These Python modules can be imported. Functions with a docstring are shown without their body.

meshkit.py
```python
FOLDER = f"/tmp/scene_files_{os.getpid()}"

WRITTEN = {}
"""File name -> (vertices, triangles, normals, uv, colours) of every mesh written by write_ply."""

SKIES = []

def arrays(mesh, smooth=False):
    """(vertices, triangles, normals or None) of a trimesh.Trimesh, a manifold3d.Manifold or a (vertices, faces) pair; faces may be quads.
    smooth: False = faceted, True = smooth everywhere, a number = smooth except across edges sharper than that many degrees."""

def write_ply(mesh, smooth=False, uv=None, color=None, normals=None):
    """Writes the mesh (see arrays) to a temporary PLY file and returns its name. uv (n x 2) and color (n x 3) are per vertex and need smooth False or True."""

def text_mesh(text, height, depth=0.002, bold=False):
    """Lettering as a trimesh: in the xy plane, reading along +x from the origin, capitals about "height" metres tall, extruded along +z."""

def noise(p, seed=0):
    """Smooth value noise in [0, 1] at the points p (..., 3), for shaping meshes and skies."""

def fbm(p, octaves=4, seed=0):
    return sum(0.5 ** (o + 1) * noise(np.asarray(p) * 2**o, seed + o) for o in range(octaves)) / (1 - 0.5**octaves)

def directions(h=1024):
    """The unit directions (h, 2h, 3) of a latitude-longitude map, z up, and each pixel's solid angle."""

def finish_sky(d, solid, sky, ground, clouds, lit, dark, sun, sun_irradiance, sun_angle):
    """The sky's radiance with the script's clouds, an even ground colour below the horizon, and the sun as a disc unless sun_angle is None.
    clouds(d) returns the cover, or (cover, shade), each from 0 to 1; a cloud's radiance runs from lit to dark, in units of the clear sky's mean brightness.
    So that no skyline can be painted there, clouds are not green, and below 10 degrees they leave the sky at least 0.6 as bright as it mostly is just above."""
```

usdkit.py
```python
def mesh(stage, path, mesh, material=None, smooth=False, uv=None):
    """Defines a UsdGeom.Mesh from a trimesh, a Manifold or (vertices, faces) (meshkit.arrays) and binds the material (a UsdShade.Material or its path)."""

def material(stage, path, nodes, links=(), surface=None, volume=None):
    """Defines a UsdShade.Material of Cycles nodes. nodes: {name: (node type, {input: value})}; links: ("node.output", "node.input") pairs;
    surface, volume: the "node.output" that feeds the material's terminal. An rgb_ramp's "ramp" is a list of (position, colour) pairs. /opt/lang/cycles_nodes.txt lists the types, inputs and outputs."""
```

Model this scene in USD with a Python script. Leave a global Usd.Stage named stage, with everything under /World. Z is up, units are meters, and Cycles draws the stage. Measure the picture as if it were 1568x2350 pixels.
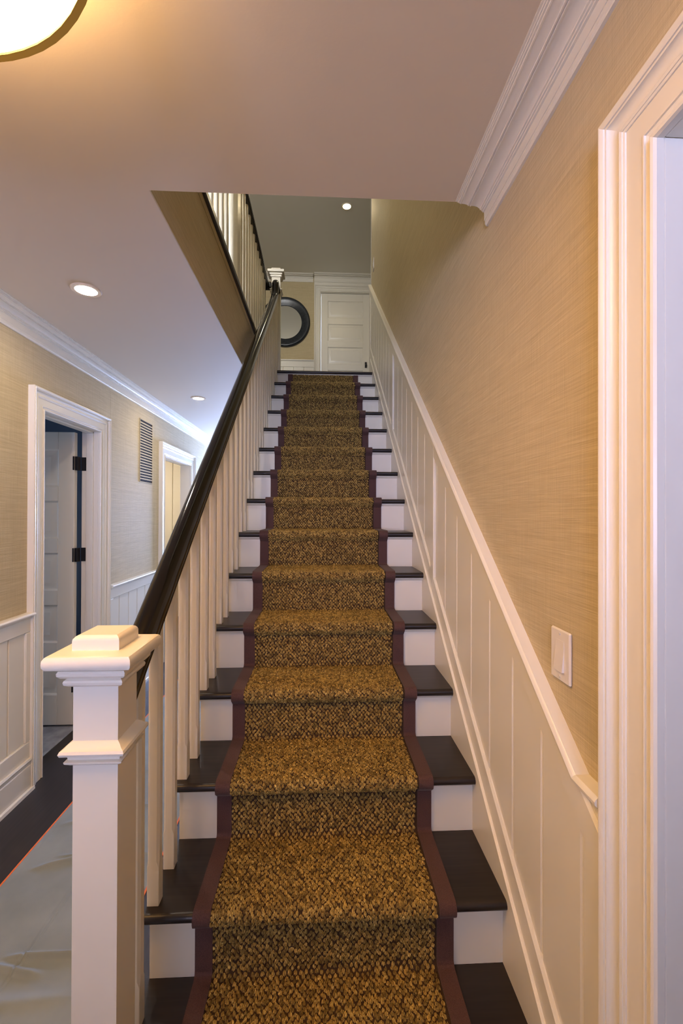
import math, re
import numpy as np, trimesh, usdkit
from pxr import Usd, UsdGeom, UsdLux, UsdShade, Sdf, Gf, Vt
from shapely.geometry import Polygon, box as sbox

stage = Usd.Stage.CreateInMemory()
UsdGeom.SetStageUpAxis(stage, UsdGeom.Tokens.z)
UsdGeom.SetStageMetersPerUnit(stage, 1.0)
world = UsdGeom.Xform.Define(stage, '/World')
stage.SetDefaultPrim(world.GetPrim())
rng = np.random.default_rng(7)

# ------------------------------------------------------------------ key dimensions (metres)
R = 0.19                      # stair rise
T = 0.24247                   # stair run
D = 4.311                     # y of the landing nosing
Z2 = 15 * R                   # upper floor
HC = 1.4273                   # eye height
XS = 0.507                    # face of the stair skirt on the right
XW = 0.527                    # right wallpaper plane
XL = -1.52                    # left wallpaper plane
ZC = 2.42                     # lower ceiling
ZC2 = 5.14                    # upper ceiling
YO = 1.358                    # front edge of the stair opening
XF = -0.53                    # left side of the stair opening
YB = 6.80                     # upper back wall
def nose(y): return Z2 - (D - y) / T * R

# ------------------------------------------------------------------ camera, sky, lights, exposure
yaw, pit, rol = math.radians(2.713), math.radians(0.323), math.radians(-0.18)
A = np.array([[math.cos(yaw), -math.sin(yaw), 0], [math.sin(yaw), math.cos(yaw), 0], [0, 0, 1]])
B = np.array([[1, 0, 0], [0, math.cos(pit), math.sin(pit)], [0, -math.sin(pit), math.cos(pit)]])
C = np.array([[math.cos(rol), 0, -math.sin(rol)], [0, 1, 0], [math.sin(rol), 0, math.cos(rol)]])
W2C = C @ B @ A
cam = UsdGeom.Camera.Define(stage, '/World/camera')
m4 = np.eye(4); m4[0, :3] = W2C[0]; m4[1, :3] = W2C[2]; m4[2, :3] = -W2C[1]; m4[3, :3] = (0, 0, HC)
cam.AddTransformOp().Set(Gf.Matrix4d(m4.tolist()))
cam.CreateHorizontalApertureAttr(36.0); cam.CreateVerticalApertureAttr(36.0 * 2350 / 1568)
cam.CreateFocalLengthAttr(36.0 * 1000 / 1568)
cam.CreateClippingRangeAttr(Gf.Vec2f(0.02, 100))
cam.CreateExposureAttr(1.18)

sky = UsdLux.DomeLight.Define(stage, '/World/sky')
sky.CreateColorAttr(Gf.Vec3f(0.62, 0.74, 1.0)); sky.CreateIntensityAttr(0.6)

WARM = (1.0, 0.53, 0.17)
DAY = (0.62, 0.72, 1.0)
DRUM_DOWN, DRUM_UP, DRUM_SIDE = 8.0, 14.0, 3.2
CAN = 115.0
def rect(name, pos, w, h, axis, color, power):
    l = UsdLux.RectLight.Define(stage, '/World/' + name)
    l.CreateWidthAttr(w); l.CreateHeightAttr(h); l.CreateColorAttr(Gf.Vec3f(*color)); l.CreateIntensityAttr(power)
    l.AddTranslateOp().Set(Gf.Vec3d(*pos))
    if axis == '+y': l.AddRotateXOp().Set(90.0)
    if axis == '-y': l.AddRotateXOp().Set(-90.0)
    if axis == '+x': l.AddRotateYOp().Set(-90.0)
    if axis == '-x': l.AddRotateYOp().Set(90.0)
    return l
# daylight from out-of-view windows, placed to light risers, hall, gallery and bedroom
rect('daylight_entry', (-0.45, -2.84, 1.55), 1.5, 1.2, '+y', (0.57, 0.61, 1.0), 19.0)
rect('daylight_hall', (-1.0, 7.34, 1.5), 0.8, 1.3, '-y', (0.40, 0.55, 1.0), 37.0)
rect('daylight_upper', (-1.04, -0.24, 4.2), 0.8, 1.2, '+y', (1.0, 0.96, 0.90), 26.0)
rect('daylight_bedroom', (-3.54, 2.2, 1.5), 0.8, 1.1, '+x', (0.45, 0.6, 1.0), 1.3)

# ------------------------------------------------------------------ materials
UsdGeom.Scope.Define(stage, '/World/Looks')
def mat(name, nodes, links=(), surface='p.BSDF'):
    return usdkit.material(stage, '/World/Looks/' + name, nodes, list(links), surface=surface)
def plain(name, color, rough=0.5, **kw):
    return mat(name, {'p': ('principled_bsdf', dict(base_color=color, roughness=rough, **kw))})
white = mat('white_paint', {
    'g': ('geometry', {}), 'm': ('mapping', {'scale': (60, 60, 9)}), 'n': ('noise_texture', {'scale': 1.0, 'detail': 3}),
    'b': ('bump', {'strength': 0.05, 'distance': 0.002}),
    'p': ('principled_bsdf', {'base_color': (0.80, 0.765, 0.67), 'roughness': 0.33})},
    [('g.position', 'm.vector'), ('m.vector', 'n.vector'), ('n.fac', 'b.height'), ('b.normal', 'p.normal')])
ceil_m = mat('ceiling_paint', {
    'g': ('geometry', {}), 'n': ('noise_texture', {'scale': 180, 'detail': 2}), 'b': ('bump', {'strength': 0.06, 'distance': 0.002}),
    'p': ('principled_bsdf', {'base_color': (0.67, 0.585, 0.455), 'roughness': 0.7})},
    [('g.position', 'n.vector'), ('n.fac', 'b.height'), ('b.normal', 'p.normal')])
upper_m = plain('upper_ceiling_paint', (0.86, 0.83, 0.73), 0.75)
plain_wall = plain('plain_wall_paint', (0.62, 0.60, 0.58), 0.7)
cream = plain('cream_paint', (0.80, 0.76, 0.64), 0.5)
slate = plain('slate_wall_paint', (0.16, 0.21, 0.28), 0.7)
paper = mat('grasscloth', {
    'g': ('geometry', {}),
    'm1': ('mapping', {'scale': (9.0, 9.0, 560)}), 'n1': ('noise_texture', {'scale': 1.0, 'detail': 3, 'roughness': 0.6}),
    'm2': ('mapping', {'scale': (620, 620, 9)}), 'n2': ('noise_texture', {'scale': 1.0, 'detail': 2}),
    'm3': ('mapping', {'scale': (1.6, 1.6, 130)}), 'n3': ('noise_texture', {'scale': 1.0, 'detail': 4}),
    'r1': ('rgb_ramp', {'ramp': [(0.25, (0.465, 0.38, 0.22)), (0.5, (0.55, 0.46, 0.28)), (0.75, (0.635, 0.545, 0.35))]}),
    'r2': ('rgb_ramp', {'ramp': [(0.3, (0.92, 0.91, 0.89)), (0.7, (1.05, 1.05, 1.05))]}),
    'r3': ('rgb_ramp', {'ramp': [(0.3, (0.93, 0.92, 0.90)), (0.7, (1.05, 1.05, 1.05))]}),
    'x1': ('mix', {'mix_type': 'multiply', 'fac': 1.0}), 'x2': ('mix', {'mix_type': 'multiply', 'fac': 1.0}),
    'b': ('bump', {'strength': 0.35, 'distance': 0.0015}),
    'p': ('principled_bsdf', {'roughness': 0.7, 'specular_ior_level': 0.3, 'sheen_weight': 0.1})},
    [('g.position', 'm1.vector'), ('m1.vector', 'n1.vector'), ('g.position', 'm2.vector'), ('m2.vector', 'n2.vector'),
     ('g.position', 'm3.vector'), ('m3.vector', 'n3.vector'), ('n1.fac', 'r1.fac'), ('n2.fac', 'r2.fac'), ('n3.fac', 'r3.fac'),
     ('r1.color', 'x1.color1'), ('r2.color', 'x1.color2'), ('x1.color', 'x2.color1'), ('r3.color', 'x2.color2'),
     ('x2.color', 'p.base_color'), ('n1.fac', 'b.height'), ('b.normal', 'p.normal')])
def wood(name, c0, c1, rough, scale):
    return mat(name, {
        'g': ('geometry', {}), 'm': ('mapping', {'scale': scale}), 'n': ('noise_texture', {'scale': 1.0, 'detail': 5, 'distortion': 0.6}),
        'r': ('rgb_ramp', {'ramp': [(0.3, c0), (0.7, c1)]}), 'b': ('bump', {'strength': 0.08, 'distance': 0.001}),
        'p': ('principled_bsdf', {'roughness': rough, 'specular_ior_level': 0.5})},
        [('g.position', 'm.vector'), ('m.vector', 'n.vector'), ('n.fac', 'r.fac'), ('r.color', 'p.base_color'), ('n.fac', 'b.height'), ('b.normal', 'p.normal')])
tread_m = wood('dark_tread_wood', (0.013, 0.009, 0.008), (0.024, 0.017, 0.015), 0.34, (4, 90, 90))
floor_m = wood('dark_floor_wood', (0.014, 0.010, 0.009), (0.026, 0.018, 0.016), 0.38, (90, 4, 90))
rail_m = wood('black_rail_lacquer', (0.0022, 0.0016, 0.0014), (0.004, 0.003, 0.0026), 0.11, (60, 5, 60))
binding_m = mat('maroon_binding', {
    'g': ('geometry', {}), 'm': ('mapping', {'scale': (500, 500, 500)}), 'n': ('noise_texture', {'scale': 1.0, 'detail': 2}),
    'r': ('rgb_ramp', {'ramp': [(0.3, (0.060, 0.026, 0.024)), (0.7, (0.105, 0.047, 0.043))]}), 'b': ('bump', {'strength': 0.3, 'distance': 0.0008}),
    'p': ('principled_bsdf', {'roughness': 0.85, 'sheen_weight': 0.1})},
    [('g.position', 'm.vector'), ('m.vector', 'n.vector'), ('n.fac', 'r.fac'), ('r.color', 'p.base_color'), ('n.fac', 'b.height'), ('b.normal', 'p.normal')])
backing_m = plain('runner_backing', (0.045, 0.022, 0.009), 0.95)
loop_m = mat('sisal_loop', {
    'o': ('object_info', {}), 'tc': ('texture_coordinate', {}), 'm': ('mapping', {'scale': (1100, 150, 400)}),
    'w': ('math', {'math_type': 'multiply', 'value2': 60.0}), 'n': ('noise_texture', {'dimensions': '4D', 'scale': 1.0, 'detail': 2}),
    'r': ('rgb_ramp', {'ramp': [(0.30, (0.068, 0.034, 0.007)), (0.45, (0.27, 0.170, 0.038)), (0.57, (0.49, 0.345, 0.095)), (0.72, (0.92, 0.77, 0.36))]}),
    'v': ('rgb_ramp', {'ramp': [(0.0, (0.48, 0.44, 0.40)), (0.5, (0.95, 0.92, 0.88)), (1.0, (1.3, 1.3, 1.3))]}),
    'x': ('mix', {'mix_type': 'multiply', 'fac': 1.0}), 'b': ('bump', {'strength': 0.5, 'distance': 0.0012}),
    'p': ('principled_bsdf', {'roughness': 0.6, 'specular_ior_level': 0.4})},
    [('tc.object', 'm.vector'), ('m.vector', 'n.vector'), ('o.random', 'w.value1'), ('w.value', 'n.w'), ('n.fac', 'r.fac'), ('o.random', 'v.fac'),
     ('r.color', 'x.color1'), ('v.color', 'x.color2'), ('x.color', 'p.base_color'), ('n.fac', 'b.height'), ('b.normal', 'p.normal')])
cloth_m = mat('canvas', {
    'g': ('geometry', {}), 'n': ('noise_texture', {'scale': 5, 'detail': 4}), 'w': ('noise_texture', {'scale': 420, 'detail': 1}),
    'r': ('rgb_ramp', {'ramp': [(0.3, (0.21, 0.242, 0.242)), (0.7, (0.275, 0.315, 0.315))]}), 'b': ('bump', {'strength': 0.25, 'distance': 0.001}),
    'p': ('principled_bsdf', {'roughness': 0.9})},
    [('g.position', 'n.vector'), ('g.position', 'w.vector'), ('n.fac', 'r.fac'), ('r.color', 'p.base_color'), ('w.fac', 'b.height'), ('b.normal', 'p.normal')])
orange_m = plain('orange_stitching', (0.80, 0.17, 0.02), 0.7)
carpet_m = mat('pale_carpet', {
    'g': ('geometry', {}), 'n': ('noise_texture', {'scale': 12, 'detail': 6}),
    'r': ('rgb_ramp', {'ramp': [(0.3, (0.24, 0.25, 0.27)), (0.7, (0.40, 0.41, 0.43))]}), 'p': ('principled_bsdf', {'roughness': 0.95})},
    [('g.position', 'n.vector'), ('n.fac', 'r.fac'), ('r.color', 'p.base_color')])
gold_m = plain('gold_rim', (0.75, 0.50, 0.12), 0.25, metallic=1.0)
black_m = plain('black_iron', (0.012, 0.010, 0.010), 0.4)
dark_void = plain('duct_black', (0.02, 0.016, 0.015), 0.9)
frame_m = mat('dark_bronze_frame', {
    'g': ('geometry', {}), 'n': ('noise_texture', {'scale': 30, 'detail': 4}),
    'r': ('rgb_ramp', {'ramp': [(0.3, (0.010, 0.014, 0.020)), (0.7, (0.028, 0.034, 0.042))]}), 'p': ('principled_bsdf', {'roughness': 0.3})},
    [('g.position', 'n.vector'), ('n.fac', 'r.fac'), ('r.color', 'p.base_color')])
mirror_m = plain('mirror_silver', (0.86, 0.87, 0.82), 0.03, metallic=1.0)
plastic = plain('white_plastic', (0.80, 0.76, 0.73), 0.3)
steel = plain('painted_screw', (0.72, 0.70, 0.68), 0.3)
def lamp_mat(name, color, strength):
    return mat(name, {'e': ('emission', {'color': color, 'strength': strength})}, surface='e.emission')
drum_down_m = lamp_mat('drum_diffuser_glow', WARM, DRUM_DOWN)
drum_up_m = lamp_mat('drum_top_glow', WARM, DRUM_UP)
drum_side_m = lamp_mat('drum_shade_glow', (1.0, 0.64, 0.32), DRUM_SIDE)
can_m = lamp_mat('can_lamp_glow', (1.0, 0.84, 0.68), CAN)
can2_m = lamp_mat('upper_can_lamp_glow', (1.0, 0.80, 0.48), 110.0)
pane_m = mat('window_glass', {'t': ('transparent_bsdf', {'color': (0.97, 0.98, 1.0)}), 'g': ('glossy_bsdf', {'roughness': 0.02, 'color': (1, 1, 1)}), 'f': ('fresnel', {'IOR': 1.45}), 'm': ('mix_closure', {})},
             [('f.fac', 'm.fac'), ('t.BSDF', 'm.closure1'), ('g.BSDF', 'm.closure2')], surface='m.closure')

# ------------------------------------------------------------------ scene helpers
BASE, USED = {}, {}
def fresh(parent, name):
    key = (parent, name); n = USED.get(key, -1) + 1; USED[key] = n
    return name if n == 0 else f'{name}_{n:03d}'
def tag(prim, label=None, cat=None, group=None, kind=None):
    for k, v in (('label', label), ('category', cat), ('group', group), ('kind', kind)):
        if v: prim.SetCustomDataByKey(k, v)
    return prim
def thing(name, base, label=None, cat=None, group=None, kind=None):
    path = '/World/' + fresh('/World', name)
    x = UsdGeom.Xform.Define(stage, path); x.AddTranslateOp().Set(Gf.Vec3d(*map(float, base)))
    BASE[path] = np.array(base, float)
    tag(x.GetPrim(), label, cat, group, kind)
    return path
def obj(name, mesh, material, parent='/World', smooth=30, label=None, cat=None, group=None, kind=None):
    path = parent + '/' + fresh(parent, name)
    base = BASE.get(parent, np.zeros(3))
    if isinstance(mesh, (list, tuple)): mesh = trimesh.util.concatenate(list(mesh))
    mm = mesh.copy(); mm.apply_translation(-base)
    p = usdkit.mesh(stage, path, mm, material, smooth=smooth)
    BASE[path] = base
    tag(p.GetPrim(), label, cat, group, kind)
    return path
def copy_of(src, base, label, cat=None, group=None):
    p = stage.GetPrimAtPath(src); name = re.sub(r'_\d{3}$', '', src.rsplit('/', 1)[1])
    path = '/World/' + fresh('/World', name)
    x = UsdGeom.Xform.Define(stage, path); x.GetPrim().GetReferences().AddInternalReference(src)
    x.GetPrim().SetInstanceable(True)
    UsdGeom.Xformable(x).GetOrderedXformOps()[0].Set(Gf.Vec3d(*map(float, base)))
    tag(x.GetPrim(), label, cat, group)
    return path

# ------------------------------------------------------------------ mesh helpers
def fix(m):
    if m.volume < 0: m.invert()
    return m
def bx(x0, x1, y0, y1, z0, z1, c=0.0):
    lo, hi = np.array([x0, y0, z0], float), np.array([x1, y1, z1], float)
    if c <= 0:
        return trimesh.creation.box(extents=hi - lo, transform=trimesh.transformations.translation_matrix((lo + hi) / 2))
    pts = []
    for sx in (0, 1):
        for sy in (0, 1):
            for sz in (0, 1):
                p = np.where([sx, sy, sz], hi, lo); s = np.where([sx, sy, sz], -1, 1) * c
                for k in range(3):
                    q = p + s; q[k] = p[k]; pts.append(q)
    return trimesh.convex.convex_hull(np.array(pts))
def extrude(poly, d):
    return trimesh.creation.extrude_polygon(poly, d, engine='earcut')
def slab_x(poly_yz, x0, x1):      # polygon in (y, z), extruded in x
    m = extrude(poly_yz, x1 - x0)
    m.vertices = np.c_[m.vertices[:, 2] + x0, m.vertices[:, 0], m.vertices[:, 1]]
    return fix(m)
def slab_y(poly_xz, y0, y1):
    m = extrude(poly_xz, y1 - y0)
    m.vertices = np.c_[m.vertices[:, 0], m.vertices[:, 2] + y0, m.vertices[:, 1]]
    return fix(m)
def slab_z(poly_xy, z0, z1):
    m = extrude(poly_xy, z1 - z0); m.apply_translation((0, 0, z0)); return m
def sweep(path, prof, n, closed=False):
    """Mitred moulding: profile points (u, v); u along n x tangent, v along n. Returns one closed mesh per segment."""
    P = np.array(path, float); n = np.array(n, float); k = len(P)
    segs = [(i, (i + 1) % k) for i in range(k if closed else k - 1)]
    tan = [(P[b] - P[a]) / np.linalg.norm(P[b] - P[a]) for a, b in segs]
    off = [np.cross(n, t) for t in tan]
    def ring(i, ia, ib):
        if ia is None: a = off[ib]
        elif ib is None: a = off[ia]
        else:
            s = off[ia] + off[ib]; a = s / (1 + off[ia] @ off[ib])
        return P[i] + prof[:, :1] * a + prof[:, 1:] * n
    prof = np.array(prof, float)
    import mapbox_earcut as me
    tri = me.triangulate_float64(prof, np.array([len(prof)], np.uint32)).reshape(-1, 3)
    out = []
    ns = len(segs); m = len(prof)
    for j, (a, b) in enumerate(segs):
        pa = (j - 1) % ns if (closed or j > 0) else None
        nb = (j + 1) % ns if (closed or j < ns - 1) else None
        r0, r1 = ring(a, pa, j), ring(b, j, nb)
        v = np.vstack([r0, r1]); f = []
        for q in range(m):
            w = (q + 1) % m
            f += [[q, w, m + w], [q, m + w, m + q]]
        f = np.vstack([f, tri, tri + m][:1] + [tri[:, ::-1], tri + m])
        t = trimesh.Trimesh(v, f, process=False)
        out.append(fix(t))
    return out
def sweep_smooth(path, prof, n):
    """One continuous mesh of many short segments (curved handrail)."""
    P = np.array(path, float); n = np.array(n, float); prof = np.array(prof, float); m = len(prof)
    t = [(P[i + 1] - P[i]) / np.linalg.norm(P[i + 1] - P[i]) for i in range(len(P) - 1)]
    o = [np.cross(n, x) for x in t]; rings = []
    for i in range(len(P)):
        if i == 0: a = o[0]
        elif i == len(P) - 1: a = o[-1]
        else: a = (o[i - 1] + o[i]) / (1 + o[i - 1] @ o[i])
        rings.append(P[i] + prof[:, :1] * a + prof[:, 1:] * n)
    return loft(rings)
def loft(rings):
    m = len(rings[0]); v = np.vstack(rings); f = []
    for j in range(len(rings) - 1):
        for q in range(m):
            w = (q + 1) % m
            f += [[j * m + q, j * m + w, (j + 1) * m + w], [j * m + q, (j + 1) * m + w, (j + 1) * m + q]]
    c0, c1 = len(v), len(v) + 1
    v = np.vstack([v, rings[0].mean(0), rings[-1].mean(0)]); last = (len(rings) - 1) * m
    for q in range(m):
        w = (q + 1) % m
        f += [[c0, w, q], [c1, last + q, last + w]]
    return fix(trimesh.Trimesh(v, np.array(f), process=False))
def square_stack(cx, cy, prof):   # prof: (half width, z) rings of a square post
    rings = []
    for w, z in prof:
        rings.append(np.array([[cx - w, cy - w, z], [cx + w, cy - w, z], [cx + w, cy + w, z], [cx - w, cy + w, z]]))
    return loft(rings)
def disc(cx, cy, z, r, h, n=48):
    m = trimesh.creation.cylinder(radius=r, height=h, sections=n); m.apply_translation((cx, cy, z)); return m
def ring_z(cx, cy, prof, n=64):   # closed (r, z) profile revolved about a vertical axis
    prof = np.array(list(prof) + [prof[0]], float)
    a = np.linspace(0, 2 * np.pi, n, endpoint=False); k = len(prof)
    v = np.concatenate([np.c_[cx + prof[:, 0] * np.cos(t), cy + prof[:, 0] * np.sin(t), prof[:, 1]] for t in a]); f = []
    for i in range(n):
        j = (i + 1) % n
        for q in range(k - 1):
            f += [[i * k + q, j * k + q, j * k + q + 1], [i * k + q, j * k + q + 1, i * k + q + 1]]
    return fix(trimesh.Trimesh(v, np.array(f), process=False))

# moulding profiles: u away from the opening (or down from the ceiling), v out of the wall
CASING = [(0, 0), (0, .012), (.003, .0165), (.008, .018), (.0085, .0155), (.014, .012), (.020, .0105), (.026, .0125), (.0265, .0155), (.029, .016), (.0295, .0145), (.076, .0145), (.0765, .017), (.081, .0185), (.0815, .020),
          (.087, .0215), (.091, .0195), (.0915, .0165), (.100, .016), (.108, .0175), (.114, .021), (.117, .0245), (.1175, .027), (.122, .0275), (.1225, .030), (.128, .033), (.133, .0335), (.1335, .0305), (.140, .030), (.140, 0)]
CROWN = [(0, 0), (0, .105), (.003, .105), (.003, .100), (.0055, .0995), (.0055, .096), (.008, .0955), (.008, .091), (.011, .0905), (.011, .087), (.0095, .086), (.0105, .076), (.0135, .066), (.0175, .0655), (.0175, .0625), (.0150, .062), (.0150, .0595), (.019, .059), (.019, .056),
         (.0165, .0555), (.0165, .045), (.0195, .035), (.026, .0275), (.0300, .027), (.0300, .023), (.0345, .0225), (.0345, .0185), (.039, .018), (.039, .013), (.070, .0125), (.070, .0105), (.082, .0105), (.085, .008), (.090, .0075), (.090, 0)]
CAP = [(0, 0), (0, .030), (.003, .035), (.008, .038), (.014, .037), (.018, .032), (.019, .026), (.023, .025), (.030, .020), (.033, .014), (.033, 0)]
def scaled(prof, su, sv): return [(u * su, v * sv) for u, v in prof]
def named_casing(path, parent, prof, mat_, n):
    for nm, m in zip(('casing_leg', 'casing_head', 'casing_leg'), sweep(path, prof, n)):
        obj(nm, m, mat_, parent)

# ------------------------------------------------------------------ shell
S = 'structure'
obj('floor', bx(-1.64, 0.66, -2.82, 7.32, -0.10, 0.0), floor_m, kind=S, label='dark stained wood hall floor')
low = Polygon([(-1.66, -2.84), (0.67, -2.84), (0.67, YO), (XF, YO), (XF, D + 0.15), (0.67, D + 0.15), (0.67, 7.34), (-1.66, 7.34)])
obj('ceiling', slab_z(low, ZC, 2.80), ceil_m, kind=S, label='flat painted hall ceiling ending at the stair opening')
obj('ceiling', bx(-1.70, 1.95, -0.14, YB + 0.12, ZC2, ZC2 + 0.1), upper_m, kind=S, label='flat painted ceiling over the upper landing')

# right wall: lower wall with the cased opening, rising through the stair opening
OPN, OPF, OPZ = -0.36, 0.645, 2.010       # opening near / far / head
wr = thing('wall_right', (XW, 2, 0), kind=S, label='tall right stair wall in gold grasscloth above white wainscot')
pol = Polygon([(-2.82, 0), (4.60, 0), (4.60, ZC2), (YO, ZC2), (YO - 0.12, ZC2), (YO - 0.12, ZC + .02), (-2.82, ZC + .02)]).difference(sbox(OPN - .012, -1, OPF + .012, OPZ + .012))
obj('wallpaper', slab_x(pol, XW, XW + 0.12), paper, wr)
# wainscot on the right wall
SL = R / T
def yz(y, h): return (XW, y, nose(y) + h)
boards = [OPF + .117, 0.84, 0.996, 1.15, 1.31, 1.473, 1.632, 1.787, 1.945]
g = 1.995
far1 = list(np.arange(2.0, 3.08, 0.1535)); far2 = list(np.arange(3.155, 4.60, 0.1535))
for row in (boards, far1, far2):
    for a, b in zip(row[:-1], row[1:]):
        a2, b2 = a + .0012, b - .0012; c = .005
        sec = Polygon([(a2, XW), (b2, XW), (b2, .5215), (b2 - c, .517), (a2 + c, .517), (a2, .5215)])
        m = extrude(sec, 1.0)
        v = m.vertices.copy(); y = v[:, 0]; top = v[:, 2] > .5
        lo = np.maximum(nose(y) + .06, .0); hi = np.where(y < .832, .9, nose(y) + .75)
        m.vertices = np.c_[v[:, 1], y, np.where(top, hi, lo)]
        obj('board', fix(m), white, wr)
TH = .5265 - XS
rail_prof = lambda h0, h1: [(-h1, 0), (-h1, TH - .005), (-(h1 - .006), TH), (-(h0 + .006), TH), (-h0, TH - .005), (-h0, 0)]
K = math.cos(math.atan(SL))
def slope_path(y0, y1, h=0.0): return [(XW, y0, nose(y0) + h), (XW, y1, nose(y1) + h)]
for nm, h0, h1 in (('top_rail', .685, .775), ('bottom_rail', .055, .150)):
    dh = (h1 - h0) * K
    pr = [(-dh, 0), (-dh, TH - .006), (-dh + .006, TH), (-.006, TH), (0, TH - .006), (0, 0)]
    obj(nm, sweep(slope_path(OPF + .134, 4.60, h0), pr, (-1, 0, 0)), white, wr)
for y0, y1 in ((1.945, 2.0), (3.08, 3.155), (4.53, 4.60)):
    m = bx(XS, XW, y0, y1, 0, 1, .004); v = m.vertices.copy()
    m.vertices = np.c_[v[:, 0], v[:, 1], np.where(v[:, 2] > .5, nose(v[:, 1]) + .74, nose(v[:, 1]) + .08)]
    obj('stile', m, white, wr)
ck = .832
path = [(XW, OPF + .117, nose(ck) + .796), (XW, ck, nose(ck) + .796), (XW, 4.60, nose(4.60) + .796)]
for m in sweep(path, scaled(CAP, 1.0, .92), (-1, 0, 0)): obj('chair_rail', m, white, wr)
obj('corner_bead', bx(XW - .004, XW + .124, 4.598, 4.606, Z2, ZC2), plain_wall, wr)

# cased opening on the right (next to the camera)
d4 = thing('door_1', (XW, OPF, 0), kind=S, label='wide white cased opening at the right edge')
named_casing([(XW, OPF, 0), (XW, OPF, OPZ), (XW, OPN, OPZ), (XW, OPN, 0)], d4, scaled(CASING, .835, .95), white, (-1, 0, 0))
obj('jamb', bx(XW + .0005, .80, OPF, OPF + .02, 0, OPZ + .02, .002), white, d4)
obj('jamb', bx(XW + .0005, .80, OPN - .02, OPN, 0, OPZ + .02, .002), white, d4)
obj('head_jamb', bx(XW + .0005, .80, OPN, OPF, OPZ, OPZ + .02, .002), white, d4)
# the room beyond that opening
obj('wall_side_room', [bx(2.3, 2.4, -1.5, 1.6, 0, ZC), bx(.8, 2.4, 1.5, 1.6, 0, ZC), bx(.8, 2.4, -1.5, -1.4, 0, ZC), bx(.655, .8, .66, 1.6, 0, ZC), bx(.655, .8, -1.5, -.38, 0, ZC), bx(.655, .8, -.38, .66, OPZ + .02, ZC)], plain_wall, kind=S)
obj('floor', bx(.65, 2.4, -1.5, 1.6, -.1, 0), floor_m, kind=S)
obj('ceiling', bx(.66, 2.4, -1.5, 1.6, ZC, ZC + .05), ceil_m, kind=S)

# left wall with two doorways
D1N, D1F, D1Z = 2.445, 3.05, 1.985
D2N, D2F, D2Z = 4.285, 5.125, 1.985
wl = thing('wall_left', (XL, 2, 0), kind=S, label='left hall wall in pale grasscloth above white wainscot')
pol = sbox(-2.82, 0, 7.32, ZC).difference(sbox(D1N - .012, -1, D1F + .012, D1Z + .012)).difference(sbox(D2N - .012, -1, D2F + .012, D2Z + .012))
obj('plaster', slab_x(pol, XL - .105, XL - .003), paper, wl)
drops = [-2.82, -1.83, -.99, -.15, .69, 1.53, 2.37, 3.215, 4.055, 4.895, 5.735, 6.575, 7.32]
for a, b in zip(drops[:-1], drops[1:]):
    pc = pol.intersection(sbox(a + .0007, 0, b - .0007, ZC))
    obj('wallpaper_sheet', [slab_x(q, XL - .003, XL) for q in getattr(pc, 'geoms', [pc])], paper, wl)
XP = XL + .02
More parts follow.
